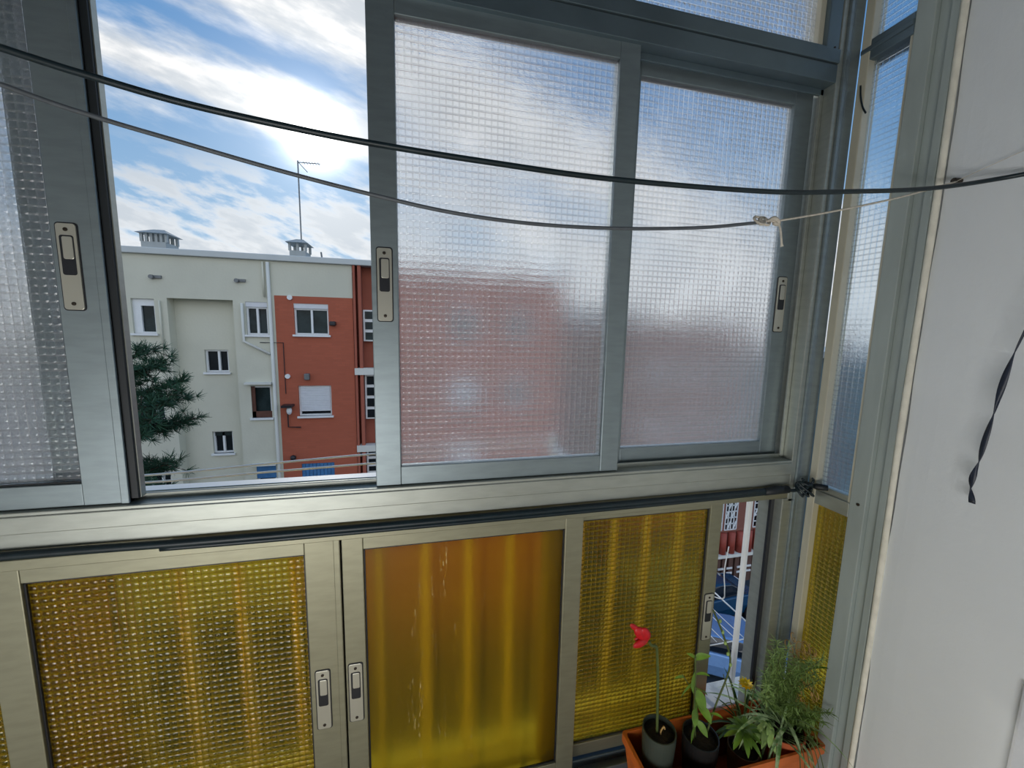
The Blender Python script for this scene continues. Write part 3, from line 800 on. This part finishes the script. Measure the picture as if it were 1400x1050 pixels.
def far_window(h, y, style, depth=.12):
    x0, x1, z0, z1 = h[:4]
    yy = y + depth
    fr = B(); t = .05
    zt = z1
    fm = WFR
    if style in ('roller', 'roller2'):
        zt = z1 - .15
    box(fr, x0, x0 + t, yy - .05, yy + .05, z0, zt); box(fr, x1 - t, x1, yy - .05, yy + .05, z0, zt)
    box(fr, x0 + t, x1 - t, yy - .05, yy + .05, zt - t, zt); box(fr, x0 + t, x1 - t, yy - .05, yy + .05, z0, z0 + t)
    if style in ('two', 'roller', 'dark', 'roller2'):
        xm = (x0 + x1) / 2 + (.04 if style == 'two' else 0); box(fr, xm - .03, xm + .03, yy - .06, yy + .05, z0 + t, zt - t)
    if style == 'single':
        box(fr, x0 + t, x0 + .20, yy - .05, yy + .05, z0 + t, zt - t); box(fr, x0 + .20, x1 - t, yy - .05, yy + .05, zt - .20, zt - t)
    if style == 'brown': fm = WFR
    f = part('window', fr, fm, ap)
    part('pane', bx(x0 + .02, x1 - .02, yy + .01, yy + .03, z0 + .02, zt - .02), WGL if style in ('roller', 'single', 'brown') else WGLD, f)
    if style in ('roller', 'roller2'):
        part('shutter_box', bx(x0, x1, yy - .10, yy + .05, zt, z1), SHUT, f)
    if style == 'closed':
        b_ = B()
        for k in range(14):
            za = z0 + .15 + (z1 - z0 - .19) * k / 14; zb = z0 + .15 + (z1 - z0 - .19) * (k + .92) / 14
            box(b_, x0 + t, x1 - t, yy - .07, yy - .03, za, zb)
        part('shutter', b_, SHUT, f)
    if style == 'blue':
        b_ = B()
        for k in range(9):
            xa = x0 + (x1 - x0) * k / 9; box(b_, xa + .006, xa + (x1 - x0) / 9 - .006, yy - .10, yy - .06, z0, z1)
        part('shutter', b_, BLUE, f)
    if style == 'dark':
        part('half_shutter', bx(x0 + t, x1 - t, yy - .06, yy - .02, z1 - .16, z1 - .03), WGL, f)
    if style == 'bluetop':
        part('shutter', bx(x0, x1, yy - .10, yy - .04, z1 - .42, z1), BLUE, f)
    if style == 'brown':
        b_ = B(); box(b_, x0, x0 + .10, yy - .08, yy - .03, z0, z1); box(b_, x0, x1, yy - .08, yy - .03, z0, z0 + .20)
        part('wood_panel', b_, BROWN, f)
    part('sill', bx(x0 - .05, x1 + .05, y - .07, y + depth, z0 - .06, z0), WFR, f)

for h, st_ in zip(CH, ('single', 'roller', 'brown', 'bluetop', 'two', 'two')): far_window(h, FY, st_)
for h, st_ in zip(RC, ('two', 'dark', 'two')): far_window(h, FY + .35, st_)
for h, st_ in zip(RH, ('roller', 'closed', 'blue', 'roller', 'closed', 'roller', 'roller', 'closed')): far_window(h, FY - .01, st_)
# stairwell glass blocks and floor bands
for (za, zb) in ((1.10, 2.12), (-1.52, -.02), (-3.66, -2.62)):
    n = 3 if za > 0 else 4
    f = part('stair_window', bx(-1.68, -1.20, FY + .12, FY + .3, za, zb), WFR, ap)
    for k in range(n):
        zz0 = za + (zb - za) * k / n + .05; zz1 = za + (zb - za) * (k + 1) / n - .05
        part('glass_block', bx(-1.62, -1.25, FY + .10, FY + .13, zz0, zz1), WGL if za > 0 else WGLD, f)
for zz in (0.11, -2.50):
    part('floor_band', bx(-1.96, -1.20, FY - .10, FY + .2, zz - .11, zz + .11), CREAMW, ap)
# pipes, ledges, vents and lamps
b = B(); tube(b, [(-4.36, FY - .06, 3.45), (-4.36, FY - .06, GZ)], .05, 10); tube(b, [(-5.12, FY - .06, 2.2), (-5.13, FY - .06, 1.05), (-4.42, FY - .06, .66)], .04, 10)
part('drain_pipe', b, CREAMW, ap, smooth=True)
part('drain_pipe', tube(B(), [(-4.50, FY - .05, 3.45), (-4.50, FY - .05, 2.4)], .03, 8), CREAM, ap, smooth=True)
part('drain_pipe', tube(B(), [(-7.25, FY - .05, 2.2), (-7.25, FY - .05, .6)], .025, 8), CREAM, ap, smooth=True)
part('canopy', bx(-5.16, -4.42, FY - .18, FY, -.28, -.22), CREAMW, ap)
part('canopy', bx(-5.14, -4.42, FY - .18, FY, -2.90, -2.85), CREAMW, ap)
for (vx, vz) in ((-7.37, 2.86), (-5.21, 2.86), (1.0, 2.86), (3.0, 2.86)):
    b = tube(B(), [(vx, FY, vz), (vx, FY - .12, vz)], .06, 10); box(b, vx + .02, vx + .22, FY - .05, FY, vz - .03, vz + .05)
    part('roof_spout', b, GREYM, ap)
for (vx, vz) in ((-3.80, 2.42), (-3.97, -.04)):
    part('round_vent', tube(B(), [(vx, FY, vz), (vx, FY - .06, vz)], .075, 14), WFR, ap)
part('wall_lamp', bx(-3.47, -3.32, FY - .16, FY, -.15, .05), GREYM, ap, bevel=.02)
part('wall_lamp', bx(-2.66, -2.48, FY - .2, FY, 1.58, 1.72), DARK, ap, bevel=.03)
b = B(); box(b, -4.12, -3.82, FY - .35, FY, -1.00, -.93); tube(b, [(-4.02, FY - .05, -1.0), (-4.02, FY - .05, -1.68), (-3.66, FY - .05, -1.70)], .02, 6)
lmp = part('porch_lamp', b, DARK, ap)
part('bulb', ellipsoid(B(), (-3.93, FY - .2, -1.12), .08, .08, .13), WFR, lmp, smooth=True)
part('camera_ball', ellipsoid(B(), (-3.92, FY - .08, -2.70), .09, .09, .09), DARK, ap, smooth=True)
part('wall_cable', tube(B(), [(-4.7, FY - .03, 1.02), (-4.05, FY - .03, 1.02), (-4.05, FY - .03, -.6)], .012, 5), DARK, ap)
# chimneys and aerial on the roof
def chimney(x0, x1, y0, n):
    c = part('chimney', bx(x0, x1, y0, y0 + .7, 3.6, 4.02), CHIM, ap)
    for k in range(n + 1):
        xx = x0 + (x1 - x0) * k / n
        for yy_ in (.02, .60): part('pillar', bx(xx - .035, xx + .035, y0 + yy_, y0 + yy_ + .08, 4.02, 4.27), CHIM, c)
    b = B(); xm = (x0 + x1) / 2
    v = [b.verts.new(p) for p in ((x0 - .1, y0 - .1, 4.27), (x1 + .1, y0 - .1, 4.27), (x1 + .1, y0 + .8, 4.27), (x0 - .1, y0 + .8, 4.27), (xm - (x1 - x0) * .22, y0 + .35, 4.45), (xm + (x1 - x0) * .22, y0 + .35, 4.45))]
    for f in ((0, 1, 5, 4), (1, 2, 5), (2, 3, 4, 5), (3, 0, 4), (3, 2, 1, 0)): b.faces.new([v[i] for i in f])
    part('cap', b, CHIM, c)
chimney(-8.13, -7.48, 14.0, 5)
chimney(-4.02, -3.54, 14.0, 2)
b = tube(B(), [(-3.73, 14.35, 4.3), (-3.73, 14.35, 6.95)], .022, 8)
an = part('aerial_mast', b, GREYM, ap)
b = B(); tube(b, [(-3.75, 14.35, 6.90), (-3.05, 14.35, 6.92)], .014, 6); tube(b, [(-3.73, 14.35, 6.92), (-3.45, 14.35, 6.62)], .012, 6)
for k in range(6): tube(b, [(-3.55 + .09 * k, 14.20, 6.91), (-3.55 + .09 * k, 14.50, 6.91)], .008, 5)
part('aerial', b, GREYM, an)
part('roof_pipe', tube(B(), [(-3.05, 14.2, 3.6), (-3.10, 14.2, 4.05)], .03, 6), GREYM, ap)

# ------------------------------------------------------------------ second house, cars, street
struct('ground', bx(-60, 80, 0.6, 90, GZ - .2, GZ), ASPH)
h2 = thing('brick_house', 'lower red brick house with grilled windows and brown shutters beyond the narrow opening', 'building', (14, FY, GZ))
H2 = [(12.35, 12.95, -6.95, -5.55), (13.10, 13.70, -6.95, -5.55), (14.6, 15.4, -6.95, -5.55), (10.2, 11.0, -6.95, -5.55)]
for k in range(4):
    H2 += [(9.8 + 1.6 * k, 10.6 + 1.6 * k, -.9, .3), (9.8 + 1.6 * k, 10.6 + 1.6 * k, -3.6, -2.3)]
b = B(); wall_holes(b, 9.2, 16.2, -8.0, 2.0, FY, H2, .15)
b.faces.new([b.verts.new(p) for p in ((9.2, FY, GZ), (9.2, FY + 9, GZ), (9.2, FY + 9, 2.0), (9.2, FY, 2.0))])
part('brick_wall', b, BRK2, h2)
part('roof', bx(9.1, 16.3, FY - .1, FY + 9, 2.0, 2.2), CAP, h2)
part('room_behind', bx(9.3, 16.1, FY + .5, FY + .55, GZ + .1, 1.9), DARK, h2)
for hx0, hx1, hz0, hz1 in H2:
    b = B(); nx = 4
    for k in range(nx + 1):
        xx = hx0 + (hx1 - hx0) * k / nx; box(b, xx - .018, xx + .018, FY - .03, FY + .01, hz0, hz1)
    for k in range(6):
        zz = hz0 + (hz1 - hz0) * k / 5; box(b, hx0, hx1, FY - .03, FY + .01, zz - .018, zz + .018)
    for k in range(4):
        for q in range(3):
            if (k + q) % 2: tube(b, [(hx0 + (hx1 - hx0) * (k + .15) / 4, FY - .01, hz0 + (hz1 - hz0) * (q * 2 + .2) / 6), (hx0 + (hx1 - hx0) * (k + .85) / 4, FY - .01, hz0 + (hz1 - hz0) * (q * 2 + 1.6) / 6)], .03, 5)
    f = part('window_grille', b, WFR, h2)
b = B()
for k in range(15):
    xx = 9.4 + .45 * k; tube(b, [(xx, FY - .08, -7.05), (xx, FY - .10, -8.0)], .16, 10)
part('red_panel', b, AWN, h2, smooth=True)
part('white_band', bx(9.2, 16.2, FY - .28, FY, -8.12, -7.98), CREAMW, h2)
b = B()
for k in range(20):
    xx = 9.4 + .33 * k; box(b, xx, xx + .22, FY - .16, FY - .06, GZ, -8.12); box(b, xx + .22, xx + .33, FY - .06, FY, GZ, -8.12)
part('garage_shutter', b, SHUTB, h2)
b = B()
for k in range(6):
    for zz in (-8.72, -8.95):
        for xo in (9.8, 10.25): part('shutter_vent', bx(xo + k, xo + .3 + k, FY - .19, FY - .15, zz, zz + .08), WFR, h2)

def make_car(label, cx, cy, rz, m, group):
    r = thing('car', label, 'car', (cx, cy, GZ), group='cars parked in the street'); r.rotation_euler = (0, 0, rz)
    # body loft along local X
    def section(xv, w, zb, zt): return [(xv, -w, zb), (xv, -w * 1.02, (zb + zt) / 2), (xv, -w * .9, zt), (xv, w * .9, zt), (xv, w * 1.02, (zb + zt) / 2), (xv, w, zb)]
    b = B(); loft(b, [section(*s) for s in ((-2.0, .72, .38, .70), (-1.85, .80, .28, .88), (-1.0, .84, .25, .95), (0, .85, .25, .95), (1.0, .84, .25, .93), (1.75, .80, .28, .82), (2.0, .70, .36, .62))])
    link('body', b, m, r, bevel=.04)
    b = B(); loft(b, [section(*s) for s in ((-1.75, .62, .86, .95), (-1.25, .70, .90, 1.38), (-.1, .70, .92, 1.45), (.45, .69, .92, 1.38), (1.15, .66, .88, .96))])
    link('cabin_glass', b, CARG, r, bevel=.03)
    b = B(); loft(b, [section(*s) for s in ((-1.22, .60, 1.37, 1.41), (-.1, .62, 1.43, 1.48), (.42, .60, 1.37, 1.41))])
    link('roof', b, m, r, bevel=.02)
    for wx in (-1.25, 1.25):
        for wy in (-.80, .80):
            b = B(); tube(b, [(wx, wy - .1, .31), (wx, wy + .1, .31)], .31, 18)
            wl = link('wheel', b, TYRE, r)
            b = B(); s_ = 1 if wy > 0 else -1; tube(b, [(wx, wy, .31), (wx, wy + .105 * s_, .31)], .18, 14)
            link('hubcap', b, GREYM, wl)
    b = B(); box(b, 1.93, 2.0, -.66, -.36, .56, .68); box(b, 1.93, 2.0, .36, .66, .56, .68)
    link('headlight', b, WFR, r)
    return r
make_car('dark teal car parked in the street below, nearer the brown shutters', 11.3, 11.55, radians(4), CARB, None)
make_car('pale blue car parked in the street below the narrow opening', 10.1, 8.9, radians(-32), CARL, None)

# ------------------------------------------------------------------ pine and far things
pine = thing('pine_tree', 'dark green pine with tufted branches beyond the open window gap', 'tree', (-6.2, 8.2, GZ))
rnd = random.Random(11)
tr = smooth_path([(-6.2, 8.2, GZ), (-6.15, 8.2, -6), (-6.3, 8.2, -3), (-6.2, 8.2, -.5), (-6.1, 8.2, 1.0)], 6)
n_ = len(tr)
b = tube(B(), tr, [.20 - .16 * i / n_ for i in range(n_)], 10)
f = B()
def tuft(p, d, n, L):
    for k in range(n):
        dd = (Vector(d).normalized() * rnd.uniform(.2, 1.0) + Vector((rnd.gauss(0, .55), rnd.gauss(0, .55), rnd.gauss(0.1, .5)))).normalized()
        l = L * rnd.uniform(.6, 1.1)
        s = dd.orthogonal().normalized()
        s = Quaternion(dd, rnd.uniform(0, pi)) @ s * .0075
        e = p + dd * l
        v = [f.verts.new(p - s), f.verts.new(p + s), f.verts.new(e + s * .4), f.verts.new(e - s * .4)]
        f.faces.new(v)
def zmax(x): return 1.25 - max(0, (x + 5.0)) * 1.2
for k in range(64):
    zz = rnd.uniform(-3.4, 1.0)
    a = rnd.uniform(0, 2 * pi)
    if k < 34: a = rnd.uniform(-.9, .5)
    reach = (2.05 if zz > -.7 else 1.55 if zz > -1.3 else 1.35) * rnd.uniform(.72, 1.0)
    if zz > .55: reach *= .62
    base = Vector((-6.2, 8.2, zz - .25))
    tipp = base + Vector((cos(a) * reach, sin(a) * reach, rnd.uniform(.05, .38)))
    pth = smooth_path([base, base.lerp(tipp, .5) + Vector((0, 0, -.08)), tipp], 7)
    tube(b, pth, [.030 - .024 * i / len(pth) for i in range(len(pth))], 5, False)
    for i, p in enumerate(pth):
        if i < 4: continue
        dv = (pth[min(i + 1, len(pth) - 1)] - pth[i - 1])
        tuft(p, dv, 26, .20)
        for q in range(3):
            sp = p + Vector((rnd.gauss(0, .13), rnd.gauss(0, .13), rnd.gauss(.03, .09)))
            tube(b, [p, sp], .006, 4, False)
            tuft(sp, sp - p, 26, .19)
part('trunk', b, BARK, pine)
part('needles', f, PINE, pine)

fb = thing('distant_block', 'pale grey-blue block of flats dimly seen through the narrow side window', 'building', (27, 14, GZ))
b = B(); box(b, 18.6, 34, 13.4, 22, GZ, 0.6)
part('wall', b, FARB, fb)
part('roof', bx(18.4, 34.2, 13.2, 22.2, .6, .9), CAP, fb)
for k in range(6):
    for zz in (-2.4, -5.0):
        f_ = part('window', bx(19.4 + 2.3 * k, 20.6 + 2.3 * k, 13.34, 13.42, zz, zz + 1.2), WGLD, fb)
gb = thing('grey_block', 'pale grey flats standing far behind, between the red block and the brick house', 'building', (9, 30, GZ))
part('wall', bx(5, 21, 30, 38, GZ, 3.6), mat('grey_block_render', S(150, 160, 166), .9, var=.08, vscale=.4), gb)
part('roof', bx(4.8, 21.2, 29.8, 38.2, 3.6, 3.9), CAP, gb)
for k in range(7):
    for zz in (1.2, -1.6):
        part('window', bx(6 + 2.1 * k, 7.1 + 2.1 * k, 29.93, 30.02, zz, zz + 1.3), WGLD, gb)
struct('ground_side', bx(1.5, 80, -40, 0.6, GZ - .2, GZ), ASPH)

# ------------------------------------------------------------------ sky
SUN = Vector((-2.91, 13.9, 5.74)).normalized()
w = bpy.data.worlds.new('sky'); sc.world = w; w.use_nodes = True
T = NT(w.node_tree)
d = T.n('ShaderNodeTexCoord').outputs['Generated']
dx, dy, dz = T.xyz(d)
cx = T.m('MAXIMUM', T.m('ABSOLUTE', dy), 0.12)
u = T.m('DIVIDE', dx, cx); v = T.m('DIVIDE', dz, cx)
el = T.m('MAXIMUM', dz, 0.0)
blue = T.mix(T.ramp(el, 0.0, 0.62), rgba(S(168, 202, 230)), rgba(S(84, 140, 198)))
# broken high cloud, stretched along the wind
al = radians(-17)
up_ = T.m('ADD', T.m('MULTIPLY', u, cos(al)), T.m('MULTIPLY', v, sin(al)))
vp_ = T.m('SUBTRACT', T.m('MULTIPLY', v, cos(al)), T.m('MULTIPLY', u, sin(al)))
nv = T.comb(T.m('MULTIPLY', up_, 1.6), T.m('MULTIPLY', vp_, 5.5), 2.7)
n1 = T.noise(nv, 1.7, 7, 0.58)
n2 = T.noise(T.comb(T.m('MULTIPLY', up_, 2.2), T.m('MULTIPLY', vp_, 6.5), 7.1), 3.2, 6, 0.6)
nd = T.m('SUBTRACT', n1, 0.5)
def band(c0, slope, half, soft, amt=0.24):
    """a streak of cloud about the line v = c0 + slope*u"""
    dist = T.m('ABSOLUTE', T.m('SUBTRACT', v, T.m('MULTIPLY_ADD', u, slope, c0)))
    dist = T.m('SUBTRACT', dist, T.m('MULTIPLY', nd, amt))
    return T.m('SUBTRACT', 1.0, T.ramp(dist, half - soft, half + soft))
BANDS = [(0.373, -0.26, 0.056, 0.034), (0.655, -0.32, 0.14, 0.045)]
cl = None
for bnd in BANDS:
    s_ = band(*bnd)
    cl = s_ if cl is None else T.m('MAXIMUM', cl, s_)
low = T.m('MULTIPLY', T.ramp(T.m('ADD', n2, T.m('MULTIPLY', T.m('SUBTRACT', 0.26, v), 0.8)), 0.37, 0.56), T.m('SUBTRACT', 1.0, T.ramp(v, 0.28, 0.40)))
cl = T.m('MAXIMUM', cl, T.m('MULTIPLY', low, 0.92))
gen = T.m('MULTIPLY', T.ramp(n1, 0.50, 0.66), T.m('MULTIPLY', T.ramp(u, -0.15, 0.12), T.m('SUBTRACT', 1.0, T.ramp(u, 0.62, 0.95))))
cl = T.m('MAXIMUM', cl, T.m('MULTIPLY', gen, 0.95))
shade = T.ramp(n2, 0.30, 0.62)
ccol = T.mix(shade, rgba((1.12, 1.10, 1.07)), rgba((0.66, 0.70, 0.74)))
col = T.mix(T.m('MULTIPLY', cl, 0.95), blue, ccol)
# bright aureole of the veiled sun
dot = T.n('ShaderNodeVectorMath', {0: d, 1: tuple(SUN)}, operation='DOT_PRODUCT').outputs['Value']
dot = T.m('MAXIMUM', dot, 0.0)
g1 = T.m('MULTIPLY', T.m('POWER', dot, 70.0), 0.30)
g2 = T.m('MULTIPLY', T.m('POWER', dot, 900.0), 3.0)
glow = T.m('ADD', g1, g2)
# unseen sky behind the viewer, extra brightness added to light the facade
back = T.m('MULTIPLY', T.ramp(T.m('MULTIPLY', dy, -1.0), -0.05, 0.5), 0.40)
gl = T.n('ShaderNodeVectorMath', {0: col, 1: T.comb(T.m('ADD', glow, back), T.m('ADD', glow, back), T.m('ADD', T.m('MULTIPLY', glow, .96), back))}, operation='ADD').outputs[0]
below = T.ramp(dz, -0.04, 0.01)
fin = T.mix(below, rgba((0.16, 0.18, 0.19)), gl)
bg = T.n('ShaderNodeBackground', {'Color': fin, 'Strength': 1.0})
T.set(T.n('ShaderNodeOutputWorld'), 0, bg.outputs[0])

# ------------------------------------------------------------------ lamps
ls = bpy.data.lights.new('sun', 'SUN'); ls.energy = 1.0; ls.angle = radians(3); ls.color = (1.0, .95, .86)
so = bpy.data.objects.new('sun', ls); C.objects.link(so)
so.rotation_euler = SUN.to_track_quat('Z', 'Y').to_euler(); so.location = (-3, 14, 9)
la = bpy.data.lights.new('room_fill', 'AREA'); la.shape = 'RECTANGLE'; la.size = 1.7; la.size_y = .6; la.energy = 31; la.color = (1.0, .99, .98)  # unseen fill lamp added in place of daylight bouncing around the room
lo_ = bpy.data.objects.new('room_fill', la); C.objects.link(lo_)
lo_.location = (-.75, -2.1, .62); lo_.rotation_euler = (Vector((1.25, 1.5, -.02)).to_track_quat('-Z', 'Y')).to_euler()

# ------------------------------------------------------------------ camera
F = 544.83
a, bb, c = radians(13.592), radians(7.429), radians(-1.196)
fw = Vector((sin(a) * cos(bb), cos(a) * cos(bb), -sin(bb)))
rt = Vector((cos(a), -sin(a), 0)); dn = fw.cross(rt)
r2 = rt * cos(c) + dn * sin(c); d2 = dn * cos(c) - rt * sin(c)
cam = bpy.data.cameras.new('camera'); cam.sensor_width = 36; cam.sensor_fit = 'HORIZONTAL'; cam.lens = F * 36 / 1400
cam.clip_start = .02; cam.clip_end = 500
co = bpy.data.objects.new('camera', cam); C.objects.link(co)
M = Matrix((r2, -d2, -fw)).transposed().to_4x4(); M.translation = Vector((0, -.9, 1.5))
co.matrix_world = M
sc.camera = co
sc.view_settings.view_transform = 'Standard'
sc.view_settings.look = 'None'
